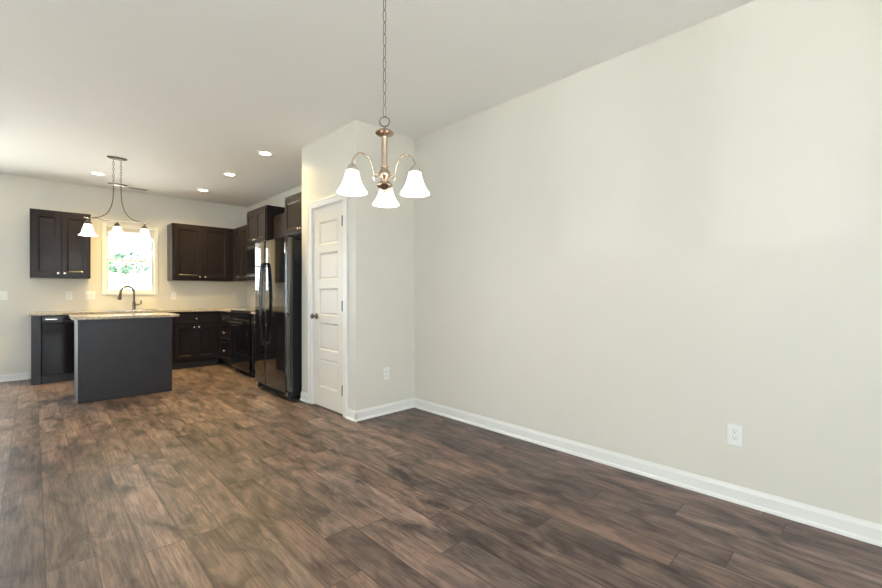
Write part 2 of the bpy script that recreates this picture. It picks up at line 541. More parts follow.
# assumed glass sliding door beyond the left edge of the picture
w, h = SD[1] - SD[0], SD[3]
t = thing('assumed_door_2', 'assumed white framed glass sliding door left of the kitchen', 'door', (SD[0], YB, 0), 0, None, 'structure')
c = 0.062
mb = MB(); mb.box(-c, 0.006, -0.018, -0.0006, 0, h + c, 0.004); mb.box(w - 0.006, w + c, -0.018, -0.0006, 0, h + c, 0.004); mb.box(0.006, w - 0.006, -0.018, -0.0006, h - 0.006, h + c, 0.004)
mb.build('casing', 'trim', t)
mb = MB(); mb.box(0.001, 0.04, 0.001, TH - 0.001, 0.001, h - 0.001); mb.box(w - 0.04, w - 0.001, 0.001, TH - 0.001, 0.001, h - 0.001); mb.box(0.04, w - 0.04, 0.001, TH - 0.001, h - 0.04, h - 0.001); mb.box(0.04, w - 0.04, 0.001, TH - 0.001, 0.001, 0.03)
mb.build('door_frame', 'vinyl', t)
for k, y0 in ((0, 0.05), (1, 0.09)):
    a = 0.041 + k * (w / 2 - 0.07); b = a + w / 2 - 0.01
    mb = MB()
    mb.box(a, a + 0.06, y0, y0 + 0.035, 0.031, h - 0.041); mb.box(b - 0.06, b, y0, y0 + 0.035, 0.031, h - 0.041)
    mb.box(a + 0.06, b - 0.06, y0, y0 + 0.035, 0.031, 0.11); mb.box(a + 0.06, b - 0.06, y0, y0 + 0.035, h - 0.11, h - 0.041)
    o = mb.build('sliding_panel', 'vinyl', t)
    MB().box(a + 0.06, b - 0.06, y0 + 0.015, y0 + 0.02, 0.11, h - 0.11).build('pane', 'glass', o)
p = lamp('sky_portal', 'AREA', (w / 2, TH + 0.03, h / 2), 1.0, (1, 1, 1), t, shape='RECTANGLE', size=w, size_y=h)
p.data.cycles.is_portal = True
p.rotation_euler = (-PI / 2, 0, 0)

# pantry door: local x runs towards the viewpoint (world -Y), -y looks into the room
dw, dh = DY1 - DY0, DZ
t = thing('door_1', 'white five-panel pantry door with nickel knob beside the refrigerator', 'door', (XP, DY1, 0), FACE_RIGHT, None, 'structure')
c = 0.062
mb = MB()
mb.box(-c, 0.004, -0.017, -0.0006, 0.0, dh + c, 0.005); mb.box(dw - 0.004, dw + c, -0.017, -0.0006, 0.0, dh + c, 0.005); mb.box(0.004, dw - 0.004, -0.017, -0.0006, dh - 0.004, dh + c, 0.005)
mb.box(-c - 0.004, -c + 0.012, -0.021, -0.0006, 0, dh + c + 0.004, 0.003); mb.box(dw + c - 0.012, dw + c + 0.004, -0.021, -0.0006, 0, dh + c + 0.004, 0.003); mb.box(-c + 0.012, dw + c - 0.012, -0.021, -0.0006, dh + c - 0.012, dh + c + 0.004, 0.003)
mb.build('casing', 'trim', t)
mb = MB()
mb.box(0.0006, 0.012, 0.0, 0.109, 0.0, dh - 0.0006); mb.box(dw - 0.012, dw - 0.0006, 0.0, 0.109, 0.0, dh - 0.0006); mb.box(0.012, dw - 0.012, 0.0, 0.109, dh - 0.012, dh - 0.0006)
mb.build('jamb', 'trim', t)
# leaf with five sunk panels
LX0, LX1, LZ0, LZ1 = 0.0145, dw - 0.0145, 0.010, dh - 0.015
mb = MB()
px0, px1 = LX0 + 0.118, LX1 - 0.118
rows = [(0.205, 0.495), (0.585, 0.86), (0.935, 1.212), (1.297, 1.572), (1.655, 1.888)]
y0, y1 = 0.006, 0.041
mb.box(LX0, px0, y0, y1, LZ0, LZ1); mb.box(px1, LX1, y0, y1, LZ0, LZ1)
zz = [LZ0] + [v for r in rows for v in r] + [LZ1]
for k in range(0, len(zz), 2): mb.box(px0, px1, y0, y1, zz[k], zz[k + 1])
for z0, z1 in rows:
    q = 0.016
    a = [(px0, y0, z0), (px1, y0, z0), (px1, y0, z1), (px0, y0, z1)]
    b = [(px0 + q, y0 + 0.012, z0 + q), (px1 - q, y0 + 0.012, z0 + q), (px1 - q, y0 + 0.012, z1 - q), (px0 + q, y0 + 0.012, z1 - q)]
    q2 = q + 0.012
    d = [(px0 + q2, y0 + 0.007, z0 + q2), (px1 - q2, y0 + 0.007, z0 + q2), (px1 - q2, y0 + 0.007, z1 - q2), (px0 + q2, y0 + 0.007, z1 - q2)]
    for k in range(4):
        mb.quad(a[k], a[(k + 1) % 4], b[(k + 1) % 4], b[k])
        mb.quad(b[k], b[(k + 1) % 4], d[(k + 1) % 4], d[k])
    mb.quad(*d)
leaf = mb.build('door_leaf', 'door', t)
mb = MB()
mb.lathe([(0.0, -0.001), (0.031, -0.001), (0.031, 0.004), (0.014, 0.010), (0.011, 0.028), (0.020, 0.036), (0.027, 0.048), (0.026, 0.058), (0.016, 0.066), (0.0, 0.068)], (LX0 + 0.06, 0.006, 0.925), (0, -1, 0), 24, False)
tag(mb.build('door_knob', 'bronze', leaf, True), 'dark nickel door knob')
for z in (0.24, 1.04, 1.845):
    mb = MB(); mb.box(LX1 - 0.030, LX1 + 0.006, 0.0005, 0.0055, z - 0.045, z + 0.045, 0.001)
    mb.lathe([(0.008, -0.05), (0.008, 0.05)], (LX1 - 0.004, -0.010, z), (0, 0, 1), 12)
    tag(mb.build('hinge', 'bronze', t), 'dark nickel door hinge')


# ------------------------------------------------------------------ cabinets
def shaker(name, parent, x0, x1, z0, z1, rail=0.058, flat=False, yb=-0.001):
    """a door or drawer front standing proud of the face (y = yb, outward is -y)"""
    mb = MB()
    T = 0.019
    yf = yb - T
    if flat:
        mb.box(x0, x1, yf, yb, z0, z1, 0.004)
    else:
        r = rail
        mb.box(x0, x0 + r, yf, yb, z0, z1, 0.0025); mb.box(x1 - r, x1, yf, yb, z0, z1, 0.0025)
        mb.box(x0 + r, x1 - r, yf, yb, z0, z0 + r, 0.0025); mb.box(x0 + r, x1 - r, yf, yb, z1 - r, z1, 0.0025)
        a = [(x0 + r - 0.002, yf + 0.002, z0 + r - 0.002), (x1 - r + 0.002, yf + 0.002, z0 + r - 0.002), (x1 - r + 0.002, yf + 0.002, z1 - r + 0.002), (x0 + r - 0.002, yf + 0.002, z1 - r + 0.002)]
        q = r + 0.014
        b = [(x0 + q, yf + 0.012, z0 + q), (x1 - q, yf + 0.012, z0 + q), (x1 - q, yf + 0.012, z1 - q), (x0 + q, yf + 0.012, z1 - q)]
        for k in range(4): mb.quad(a[k], a[(k + 1) % 4], b[(k + 1) % 4], b[k])
        mb.quad(*b)
    return mb.build(name, 'wood', parent)


def knob(parent, x, z, yb=-0.020):
    mb = MB()
    mb.lathe([(0.0, 0), (0.007, 0), (0.006, 0.010), (0.012, 0.016), (0.0155, 0.022), (0.013, 0.028), (0.0, 0.030)], (x, yb, z), (0, -1, 0), 18, False)
    return tag(mb.build('knob', 'nickel', parent, True), 'small satin nickel knob')


def upper_cabinet(label, loc, rz, w, d, h, doors, knobs='bottom', name='wall_cabinet', group='dark wall cabinets'):
    """doors: list of (x0, x1, knob side)"""
    t = thing(name, label, 'cabinet', loc, rz, group)
    mb = MB(); mb.box(0, w, 0, d, 0, h, 0.002)
    mb.box(-0.0015, w + 0.0015, -0.006, d, h - 0.018, h + 0.004, 0.002)
    mb.build('cabinet_body', 'wood', t)
    for x0, x1, s in doors:
        o = shaker('door', t, x0, x1, 0.025, h - 0.032)
        knob(o, x1 - 0.03 if s == 'r' else x0 + 0.03, 0.025 + 0.035)
    return t


BZ = 0.879   # top of base cabinets


def base_cabinet(label, loc, rz, w, d, drawers=(), doors=(), name='base_cabinet', hollow=False):
    t = thing(name, label, 'cabinet', loc, rz, 'dark base cabinets')
    mb = MB()
    if hollow:
        mb.box(0, w, 0, 0.02, 0.10, BZ, 0.002); mb.box(0, w, d - 0.012, d, 0.10, BZ); mb.box(0, w, 0.02, d - 0.012, 0.10, 0.12)
        mb.box(0, 0.018, 0.02, d - 0.012, 0.12, BZ); mb.box(w - 0.018, w, 0.02, d - 0.012, 0.12, BZ)
    else:
        mb.box(0, w, 0, d, 0.10, BZ, 0.002)
    mb.build('cabinet_body', 'wood', t)
    MB().box(0, w, 0.05, 0.07, 0.0, 0.10).build('toe_kick', 'panel', t)
    for x0, x1, z0, z1 in drawers:
        o = shaker('drawer', t, x0, x1, z0, z1, 0.03, flat=(z1 - z0 < 0.16))
        knob(o, (x0 + x1) / 2, (z0 + z1) / 2)
    for x0, x1, z0, z1, s in doors:
        o = shaker('door', t, x0, x1, z0, z1)
        knob(o, x1 - 0.03 if s == 'r' else x0 + 0.03, z1 - 0.04)
    return t


UY = 7.657
upper_cabinet('two-door dark wall cabinet left of the kitchen window', (-0.035, UY, 1.372), 0, 0.612, YB - UY - 0.001, 0.895, [(0.022, 0.304, 'r'), (0.308, 0.590, 'l')])
upper_cabinet('two-door dark wall cabinet right of the kitchen window, reaching the corner', (1.558, UY, 1.372), 0, 2.469 - 1.558, YB - UY - 0.001, 0.895, [(0.03, 0.415, 'r'), (0.435, 0.822, 'l')])
RX = 2.47
upper_cabinet('dark wall cabinet in the corner, left of the microwave', (RX, UY - 0.001, 1.372), FACE_RIGHT, UY - 6.714, XR - RX - 0.001, 0.895, [(0.035, 0.345, 'r'), (0.355, 0.665, 'l'), (0.675, 0.93, 'l')])
upper_cabinet('short raised two-door dark cabinet above the microwave', (2.363, 6.712, 1.887), FACE_RIGHT, 0.755, XR - 2.363 - 0.001, 0.52, [(0.018, 0.375, 'r'), (0.380, 0.737, 'l')])
upper_cabinet('dark wall cabinet between the microwave and the refrigerator cabinet', (RX, 5.955, 1.372), FACE_RIGHT, 5.955 - 5.304, XR - RX - 0.001, 0.895, [(0.02, 0.323, 'r'), (0.328, 0.631, 'l')])
upper_cabinet('short deep dark cabinet directly above the refrigerator', (2.34, 5.302, 1.887), FACE_RIGHT, 0.948, XR - 2.34 - 0.001, 0.505, [(0.022, 0.470, 'r'), (0.478, 0.926, 'l')])

FY = 7.40     # face of the back run
FX = 2.17     # face of the right run
t = thing('cabinet_end_panel', 'narrow dark end panel left of the dishwasher', 'panel', (-0.022, FY, 0))
MB().box(0, 0.093, 0, YB - FY - 0.001, 0.0, BZ, 0.002).build('panel', 'panel', t)
base_cabinet('dark sink base cabinet behind the island', (0.682, FY, 0), 0, 0.84, YB - FY - 0.001, [(0.02, 0.82, 0.70, 0.855)], [(0.02, 0.417, 0.135, 0.675, 'r'), (0.423, 0.82, 0.135, 0.675, 'l')], name='sink_cabinet', hollow=True)
base_cabinet('two-door dark base cabinet right of the island, one drawer on top', (1.523, FY, 0), 0, FX - 1.523 - 0.001, YB - FY - 0.001, [(0.018, 0.595, 0.70, 0.840)], [(0.018, 0.304, 0.135, 0.675, 'r'), (0.311, 0.595, 0.135, 0.675, 'l')])
base_cabinet('dark three-drawer base cabinet in the corner, left of the range', (FX, FY - 0.001 + 0.585, 0), FACE_RIGHT, FY + 0.584 - 6.722, XR - FX - 0.001, [(0.635, 1.225, 0.70, 0.840), (0.635, 1.225, 0.425, 0.680), (0.635, 1.225, 0.125, 0.405)], [], name='drawer_cabinet')
base_cabinet('dark base cabinet squeezed between range and refrigerator', (FX, 5.953, 0), FACE_RIGHT, 5.953 - 5.31, XR - FX - 0.001, [(0.02, 0.32, 0.70, 0.84), (0.327, 0.625, 0.70, 0.84)], [(0.02, 0.32, 0.135, 0.675, 'r'), (0.327, 0.625, 0.135, 0.675, 'l')])

# countertops: back run with a sink cut-out, returning to the range
CT0, CT1 = 0.8795, 0.911
SX0, SX1, SY0, SY1 = 0.72, 1.40, 7.47, 7.87
mb = MB()
def slab(x0, x1, y0, y1): mb.box(x0, x1, y0, y1, CT0, CT1, 0.003)
slab(-0.045, SX0, FY - 0.03, YB - 0.001); slab(SX1, XR - 0.001, FY - 0.03, YB - 0.001)
slab(SX0, SX1, FY - 0.03, SY0); slab(SX0, SX1, SY1, YB - 0.001)
slab(FX - 0.03, XR - 0.001, 6.722, FY - 0.03)
tag(mb.build('countertop', 'granite'), 'speckled beige stone countertop along the back wall and corner', 'countertop')
mb = MB(); mb.box(FX - 0.03, XR - 0.001, 5.31, 5.953, CT0, CT1, 0.003)
tag(mb.build('countertop', 'granite'), 'short beige stone countertop between range and refrigerator', 'countertop')

# sink
t = thing('kitchen_sink', 'steel drop-in sink below the kitchen window', 'sink', (0, 0, 0))
mb = MB()
rx0, rx1, ry0, ry1 = SX0 + 0.004, SX1 - 0.004, SY0 + 0.004, SY1 - 0.004
for a in ((SX0 - 0.015, SX0 + 0.02, SY0 - 0.015, SY1 + 0.015), (SX1 - 0.02, SX1 + 0.015, SY0 - 0.015, SY1 + 0.015), (SX0 + 0.02, SX1 - 0.02, SY0 - 0.015, SY0 + 0.02), (SX0 + 0.02, SX1 - 0.02, SY1 - 0.02, SY1 + 0.015)):
    mb.box(*a, CT1 + 0.0005, CT1 + 0.005, 0.0015)
mb.build('rim', 'steel', t)
mb = MB()
zb = 0.883
mb.box(rx0, rx0 + 0.003, ry0, ry1, 0.72, CT1); mb.box(rx1 - 0.003, rx1, ry0, ry1, 0.72, CT1); mb.box(rx0, rx1, ry0, ry0 + 0.003, 0.72, CT1); mb.box(rx0, rx1, ry1 - 0.003, ry1, 0.72, CT1); mb.box(rx0, rx1, ry0, ry1, 0.717, 0.72)
mb.build('basin', 'steel', t)

# faucet
fx_, fy_ = 1.105, 7.90
t = thing('kitchen_faucet', 'dark gooseneck pull-down faucet standing in front of the kitchen window', 'faucet', (fx_, fy_, CT1 + 0.001))
MB().lathe([(0.0, 0), (0.034, 0), (0.034, 0.008), (0.025, 0.016), (0.022, 0.05), (0.022, 0.115), (0.016, 0.125), (0.0, 0.126)], (0, 0, 0), seg=20, caps=False).build('base', 'bronze', t, True)
pts = [(0, 0, 0.12), (0, 0, 0.235)] + [(-0.083 + 0.083 * math.cos(a), -0.02 * (1 - math.cos(a)), 0.275 + 0.083 * math.sin(a)) for a in [k * PI / 12 for k in range(13)]] + [(-0.168, -0.043, 0.245)]
MB().tube(pts, 0.0145, 12).build('neck', 'bronze', t, True)
MB().tube([(-0.168, -0.043, 0.25), (-0.174, -0.046, 0.215), (-0.181, -0.05, 0.18), (-0.186, -0.052, 0.155)], [0.016, 0.019, 0.023, 0.023], 14).build('spray_head', 'bronze', t, True)
MB().tube([(0.012, 0, 0.075), (0.055, -0.002, 0.078), (0.085, -0.004, 0.088), (0.092, -0.006, 0.145)], [0.015, 0.013, 0.012, 0.009], 10).build('handle', 'bronze', t, True)

# dishwasher
t = thing('dishwasher', 'black dishwasher under the left end of the counter', 'dishwasher', (0.074, FY, 0))
wd = 0.604
MB().box(0.004, wd - 0.004, 0.03, 0.57, 0.10, 0.868).build('tub', 'blacksatin', t)
mb = MB(); mb.box(0.003, wd - 0.003, -0.022, 0.029, 0.112, 0.772, 0.006, 3)
mb.build('door', 'black', t)
mb = MB(); mb.box(0.003, wd - 0.003, -0.026, 0.029, 0.778, 0.870, 0.006, 3)
cp = mb.build('control_panel', 'black', t)
mb = MB(); mb.box(0.035, 0.15, -0.0285, -0.0262, 0.822, 0.834, 0.0008)
tag(mb.build('badge_strip', 'nickel', cp), 'silver strip on the control panel')
mb = MB(); mb.box(0.22, wd - 0.22, -0.031, -0.0262, 0.79, 0.806, 0.002)
mb.build('handle', 'blacksatin', cp)
MB().box(0.006, wd - 0.006, 0.045, 0.06, 0.0, 0.099).build('kick_plate', 'blacksatin', t)

# island
IX0, IX1, IY0, IY1 = 0.336, 1.19, 5.822, 6.45
t = thing('kitchen_island', 'dark plain-panelled kitchen island in the middle of the kitchen', 'island', (0, 0, 0))
MB().box(IX0 + 0.004, IX1 - 0.004, IY0 + 0.004, IY1, 0.0, BZ, 0.001).build('cabinet_body', 'panel', t)
MB().box(IX0 + 0.03, IX1 - 0.012, IY0 - 0.001, IY0 + 0.0035, 0.004, BZ - 0.002, 0.001).build('back_panel', 'panel', t)
mb = MB(); mb.box(IX0 - 0.002, IX0 + 0.029, IY0 - 0.004, IY0 + 0.0035, 0.0, BZ - 0.001, 0.001); mb.box(IX0 - 0.002, IX0 + 0.0035, IY0 + 0.0035, IY0 + 0.03, 0.0, BZ - 0.001, 0.001)
mb.build('corner_trim', 'panel', t)
mb = MB(); mb.box(IX0 - 0.006, IX0 + 0.0035, IY0 + 0.031, IY1 - 0.08, 0.0, 0.022, 0.003)
mb.build('shoe_moulding', 'panel', t)
for a, b, s in ((IX0 + 0.03, 0.755, 'l'), (0.771, IX1 - 0.03, 'r')):
    mb = MB(); mb.box(a, b, IY1 + 0.001, IY1 + 0.02, 0.13, 0.66, 0.003); o = mb.build('door', 'wood', t)
    mb = MB(); mb.box(a, b, IY1 + 0.001, IY1 + 0.02, 0.68, 0.85, 0.003); o = mb.build('drawer', 'wood', t)
mb = MB()
ox0, ox1, oy0, oy1, R = 0.292, 1.262, 5.792, 6.49, 0.035
prof = []
for cx, cy, a0 in ((ox1 - R, oy1 - R, 0), (ox0 + R, oy1 - R, 90), (ox0 + R, oy0 + R, 180), (ox1 - R, oy0 + R, 270)):
    for k in range(7):
        a = math.radians(a0 + k * 15); prof.append((cx + R * math.cos(a), cy + R * math.sin(a)))
mb.prism(prof, 'z', CT0, CT1)
o = mb.build('island_countertop', 'granite')
tag(o, 'beige stone countertop with rounded corners on the island', 'countertop')
bv = o.modifiers.new('edge', 'BEVEL'); bv.width = 0.005; bv.segments = 2; bv.limit_method = 'ANGLE'

# ------------------------------------------------------------------ appliances
# range: local x 0..0.755 (left to right), front y=0
RFX = 2.125
t = thing('kitchen_range', 'black electric range between the corner drawers and refrigerator', 'stove', (RFX, 6.719, 0), FACE_RIGHT)
rw, rd = 0.763, XR - RFX - 0.004
MB().box(0.003, rw - 0.003, 0.03, rd - 0.06, 0.06, 0.90, 0.002).build('body', 'blacksatin', t)
mb = MB(); mb.box(0.0, rw, -0.005, rd - 0.06, 0.902, 0.918, 0.005)
ck = mb.build('cooktop', 'glassblack', t)
for bx, by, br in ((0.19, 0.17, 0.10), (0.57, 0.17, 0.075), (0.19, 0.42, 0.075), (0.57, 0.42, 0.10)):
    tag(MB().lathe([(br - 0.004, 0), (br, 0), (br, 0.0008), (br - 0.004, 0.0008), (br - 0.004, 0)], (bx, by, 0.9182), seg=36, caps=False).build('burner_ring', 'fridgeside', ck), 'grey printed burner ring')
mb = MB(); mb.box(0.0, rw, -0.002, 0.029, 0.80, 0.899, 0.008, 3); mb.build('front_panel', 'black', t)
mb = MB(); mb.box(0.0, rw, -0.004, 0.029, 0.285, 0.794, 0.008, 3)
od = mb.build('oven_door', 'black', t)
mb = MB(); mb.box(0.10, rw - 0.10, -0.0055, -0.0042, 0.37, 0.66, 0.0004); mb.build('window', 'glassblack', od)
mb = MB(); mb.tube([(0.07, -0.05, 0.745), (rw - 0.07, -0.05, 0.745)], 0.012, 14)
for hx in (0.09, rw - 0.09): mb.tube([(hx, -0.0045, 0.745), (hx, -0.05, 0.745)], 0.009, 10)
mb.build('handle', 'black', od, True)
mb = MB(); mb.box(0.0, rw, -0.003, 0.029, 0.065, 0.279, 0.008, 3); mb.build('drawer', 'black', t)
for fx in (0.05, rw - 0.05):
    for fy in (0.07, rd - 0.12):
        MB().lathe([(0.02, 0), (0.02, 0.008), (0.01, 0.012), (0.01, 0.06)], (fx, fy, 0), seg=12).build('foot', 'blacksatin', t)
mb = MB(); mb.prism([(rd - 0.055, 0.80), (rd - 0.002, 0.80), (rd - 0.002, 1.10), (rd - 0.03, 1.10), (rd - 0.055, 0.92)], 'x', 0.0, rw)
bgd = mb.build('back_guard', 'black', t)
for kx in (0.07, 0.15, rw - 0.15, rw - 0.07):
    MB().lathe([(0.0, 0), (0.02, 0), (0.017, 0.02), (0, 0.021)], (kx, rd - 0.045, 1.0), (0, -0.99, 0.13), 16, False).build('control_knob', 'blacksatin', bgd, True)

# microwave
t = thing('microwave_oven', 'black microwave mounted below the short raised cabinet', 'microwave', (2.385, 6.716, 1.42), FACE_RIGHT)
mw, mh = 0.757, 1.884 - 1.42
MB().box(0.002, mw - 0.002, 0.0, XR - 2.385 - 0.002, 0.0, mh, 0.003).build('body', 'blacksatin', t)
mb = MB(); mb.box(0.002, 0.56, -0.03, -0.001, 0.035, mh - 0.05, 0.008, 3); d = mb.build('door', 'black', t)
mb = MB(); mb.box(0.07, 0.46, -0.0315, -0.0302, 0.10, mh - 0.11, 0.0004); mb.build('window', 'glassblack', d)
mb = MB(); mb.tube([(0.525, -0.05, 0.07), (0.525, -0.05, mh - 0.09)], 0.009, 12)
for z in (0.08, mh - 0.10): mb.tube([(0.525, -0.0305, z), (0.525, -0.05, z)], 0.007, 10)
mb.build('handle', 'black', d, True)
mb = MB(); mb.box(0.564, mw - 0.002, -0.028, -0.001, 0.035, mh - 0.05, 0.006, 3); cpn = mb.build('control_panel', 'black', t)
mb = MB(); mb.box(0.60, 0.722, -0.0295, -0.0282, 0.08, 0.27, 0.0005)
mb.build('keypad', 'fridgeside', cpn)
mb = MB(); mb.box(0.002, mw - 0.002, -0.026, -0.001, mh - 0.046, mh - 0.002, 0.004)
mb.build('vent_grille', 'blacksatin', t)
mb = MB(); mb.box(0.002, mw - 0.002, -0.026, -0.001, 0.002, 0.031, 0.003)
tag(mb.build('bottom_trim', 'steel', t), 'steel strip along the lower front edge')

# refrigerator: side by side, local x 0..0.9
t = thing('refrigerator', 'tall glossy black side-by-side refrigerator beside the pantry', 'refrigerator', (1.948, 5.288, 0), FACE_RIGHT)
fw, fh = 0.886, 1.772
MB().box(0.006, fw - 0.006, 0.085, 0.76, 0.03, fh - 0.02, 0.006, 3).build('body', 'fridgeside', t)


def fridge_door(name, x0, x1):
    # gently bowed front with well rounded vertical edges
    R = 0.015; prof = []
    n = 12
    for k in range(7):
        a = math.radians(180 + k * 15); prof.append((x0 + R + R * math.cos(a), R + R * math.sin(a)))
    for k in range(1, n):
        u = k / n; x = x0 + R + (x1 - x0 - 2 * R) * u
        prof.append((x, -0.002 * (1 - (2 * u - 1) ** 2)))
    for k in range(7):
        a = math.radians(270 + k * 15); prof.append((x1 - R + R * math.cos(a), R + R * math.sin(a)))
    prof += [(x1, 0.075), (x0, 0.075)]
    mb = MB(); mb.prism(prof, 'z', 0.092, fh)
    return mb.build(name, 'fridge', t, True)


seam = 0.340
fz = fridge_door('freezer_door', 0.003, seam - 0.003)
fr = fridge_door('refrigerator_door', seam + 0.003, fw - 0.003)
for par, hx in ((fz, seam - 0.020), (fr, seam + 0.020)):
    pts = curve([(hx, 0.002, 0.575), (hx, -0.030, 0.580), (hx, -0.046, 0.66), (hx, -0.058, 0.85), (hx, -0.061, 1.04), (hx, -0.058, 1.23), (hx, -0.046, 1.42), (hx, -0.030, 1.50), (hx, 0.002, 1.505)], 8)
    MB().tube(pts, 0.0135, 12).build('handle', 'black', par, True)
mb = MB(); mb.box(0.05, fw - 0.05, 0.055, 0.075, 0.02, 0.085, 0.004)
for k in range(9): mb.box(0.09, fw - 0.09, 0.050, 0.056, 0.025 + k * 0.0065, 0.028 + k * 0.0065)
mb.build('kick_grille', 'blacksatin', t)
for hx in (0.006, fw - 0.066):
    mb = MB(); mb.box(hx, hx + 0.06, 0.02, 0.16, fh + 0.001, fh + 0.022, 0.005); mb.build('hinge_cover', 'fridgeside', t)
for hx in (0.055, fw - 0.055):
    for hy in (0.055 if False else 0.10, 0.70):
        MB().lathe([(0.024, 0), (0.024, 0.008), (0.012, 0.014), (0.012, 0.031)], (hx, hy, 0.0), seg=16).build('foot', 'blacksatin', t)
for hx, s in ((0.022, 1), (fw - 0.022, -1)):
    mb = MB(); mb.lathe([(0.022, -0.012), (0.022, 0.012)], (hx + s * 0.004, 0.05, 0.03), (1, 0, 0), 16)
    mb.box(hx - 0.014, hx + 0.014, 0.035, 0.083, 0.045, 0.088, 0.003)
    mb.build('roller_bracket', 'blacksatin', t)
mb = MB(); mb.box(fw - 0.075, fw - 0.008, 0.012, 0.020, 0.045, 0.060, 0.001); mb.box(fw - 0.022, fw - 0.008, 0.012, 0.020, 0.058, 0.088, 0.001); mb.box(fw - 0.05, fw - 0.03, 0.018, 0.058, 0.048, 0.058, 0.001)
tag(mb.build('lower_hinge', 'nickel', t), 'shiny metal hinge at the lower right corner')

# ------------------------------------------------------------------ lights
def can_light(loc, label):
    t = thing('recessed_light', label, 'ceiling light', loc, 0, 'recessed kitchen ceiling lights')
    MB().lathe([(0.058, -0.001), (0.060, -0.010), (0.082, -0.008), (0.088, -0.003), (0.088, -0.0006)], (0, 0, 0), seg=40, caps=False).build('trim_ring', 'plastic', t, True)
    MB().lathe([(0.0, -0.007), (0.058, -0.007), (0.058, -0.002)], (0, 0, 0), seg=32, caps=False).build('lens', 'can', t, True)
    lamp('can_lamp', 'SPOT', (0, 0, -0.02), CAN_W, (1.0, 0.72, 0.26), t, spot_size=math.radians(150), spot_blend=0.8, shadow_soft_size=0.055)
    return t


for x, y, lb in ((0.606, 7.08, 'recessed ceiling light left of the island pendant'), (1.855, 7.10, 'recessed ceiling light farthest back on the right, by the corner'),
                 (1.86, 5.92, 'middle of the three recessed ceiling lights on the right'), (1.866, 4.76, 'recessed ceiling light nearest the pantry wall')):
    can_light((x, y, H - 0.0005), lb)


def chain(pts_top, pts_bot, link, wid, wire, start=0):
    mb = MB()
    a, b = Vector(pts_top), Vector(pts_bot)
    n = max(1, round((a - b).length / (link - 2.6 * wire)))
    step = (b - a) / n
    for k in range(n):
        c = a + step * (k + 0.5)
        hl = step.length / 2 + 1.1 * wire
        ring = []
        for j in range(16):
            th = 2 * PI * j / 16
            u = math.cos(th) * wid; z = math.sin(th) * hl
            ring.append(c + (Vector((u, 0, z)) if (k + start) % 2 else Vector((0, u, z))))
        mb.tube(ring, wire, 6, closed=True)
    return mb


SHADE = [(0.026, 0.0), (0.032, -0.004), (0.038, -0.03), (0.047, -0.06), (0.060, -0.088), (0.071, -0.104), (0.078, -0.114), (0.079, -0.118), (0.075, -0.1185), (0.068, -0.107), (0.057, -0.090), (0.044, -0.060), (0.035, -0.03), (0.029, -0.006), (0.0, -0.004)]


def lamp_unit(parent, x, y, z, s, watts, metal, prof=SHADE, name='lamp_shade'):
    """socket cup, glass shade, bulb hanging at (x,y,z = top of shade) as children of parent"""
    MB().lathe([(0.0, 0.034 * s), (0.010 * s, 0.034 * s), (0.014 * s, 0.028 * s), (0.026 * s, 0.016 * s), (0.031 * s, 0.004 * s), (0.031 * s, -0.006 * s), (0.0, -0.006 * s)], (x, y, z), seg=24, caps=False).build('socket', metal, parent, True)
    tag(MB().lathe([(r * s, h * s) for r, h in prof], (x, y, z - 0.001), seg=36, caps=False).build(name, 'shade', parent, True), 'lit frosted white glass bell shade')
    MB().lathe([(0.0, -0.010 * s), (0.010 * s, -0.012 * s), (0.014 * s, -0.035 * s), (0.021 * s, -0.055 * s), (0.021 * s, -0.070 * s), (0.012 * s, -0.084 * s), (0, -0.088 * s)], (x, y, z), seg=16, caps=False).build('bulb', 'bulb', parent, True)
    lamp('bulb_lamp', 'POINT', (x, y, z - 0.125 * s), watts, WARM, parent, shadow_soft_size=0.03)


# chandelier
CX, CY = 1.230, 1.663
t = thing('chandelier', 'three-arm brushed nickel chandelier hanging on a chain in the foreground', 'chandelier', (CX, CY, 0))
MB().lathe([(0.0, H - 0.001), (0.062, H - 0.001), (0.060, H - 0.010), (0.045, H - 0.022), (0.02, H - 0.030), (0.0, H - 0.032)], seg=32, caps=False).build('ceiling_canopy', 'antique', t, True)
chain((0, 0, H - 0.028), (0, 0, 2.018), 0.060, 0.0085, 0.0017).build('chain', 'bronze', t, True)
ring = [(0.024 * math.cos(k * PI / 12) * 0.717, -0.024 * math.cos(k * PI / 12) * 0.697, 1.995 + 0.024 * math.sin(k * PI / 12)) for k in range(24)]
MB().tube(ring, 0.003, 8, closed=True).build('hanging_ring', 'bronze', t, True)
MB().lathe([(0.0, 1.972), (0.006, 1.971), (0.007, 1.962), (0.013, 1.958), (0.030, 1.952), (0.043, 1.943), (0.045, 1.938), (0.038, 1.930), (0.024, 1.925), (0.016, 1.920), (0.0145, 1.912),
            (0.0145, 1.782), (0.018, 1.778), (0.018, 1.770), (0.013, 1.766)], seg=32).build('stem', 'antique', t, True)
MB().lathe([(0.013, 1.766), (0.024, 1.756), (0.029, 1.742), (0.027, 1.726), (0.016, 1.713), (0.013, 1.708), (0.024, 1.702), (0.036, 1.692), (0.039, 1.684), (0.034, 1.674), (0.018, 1.666), (0.009, 1.661), (0.009, 1.654), (0.005, 1.648), (0.0, 1.647)], seg=32, caps=False).build('hub', 'antique', t, True)
FWD = math.atan2(math.cos(YAW), math.sin(YAW))       # the rear arm points straight away from the viewpoint
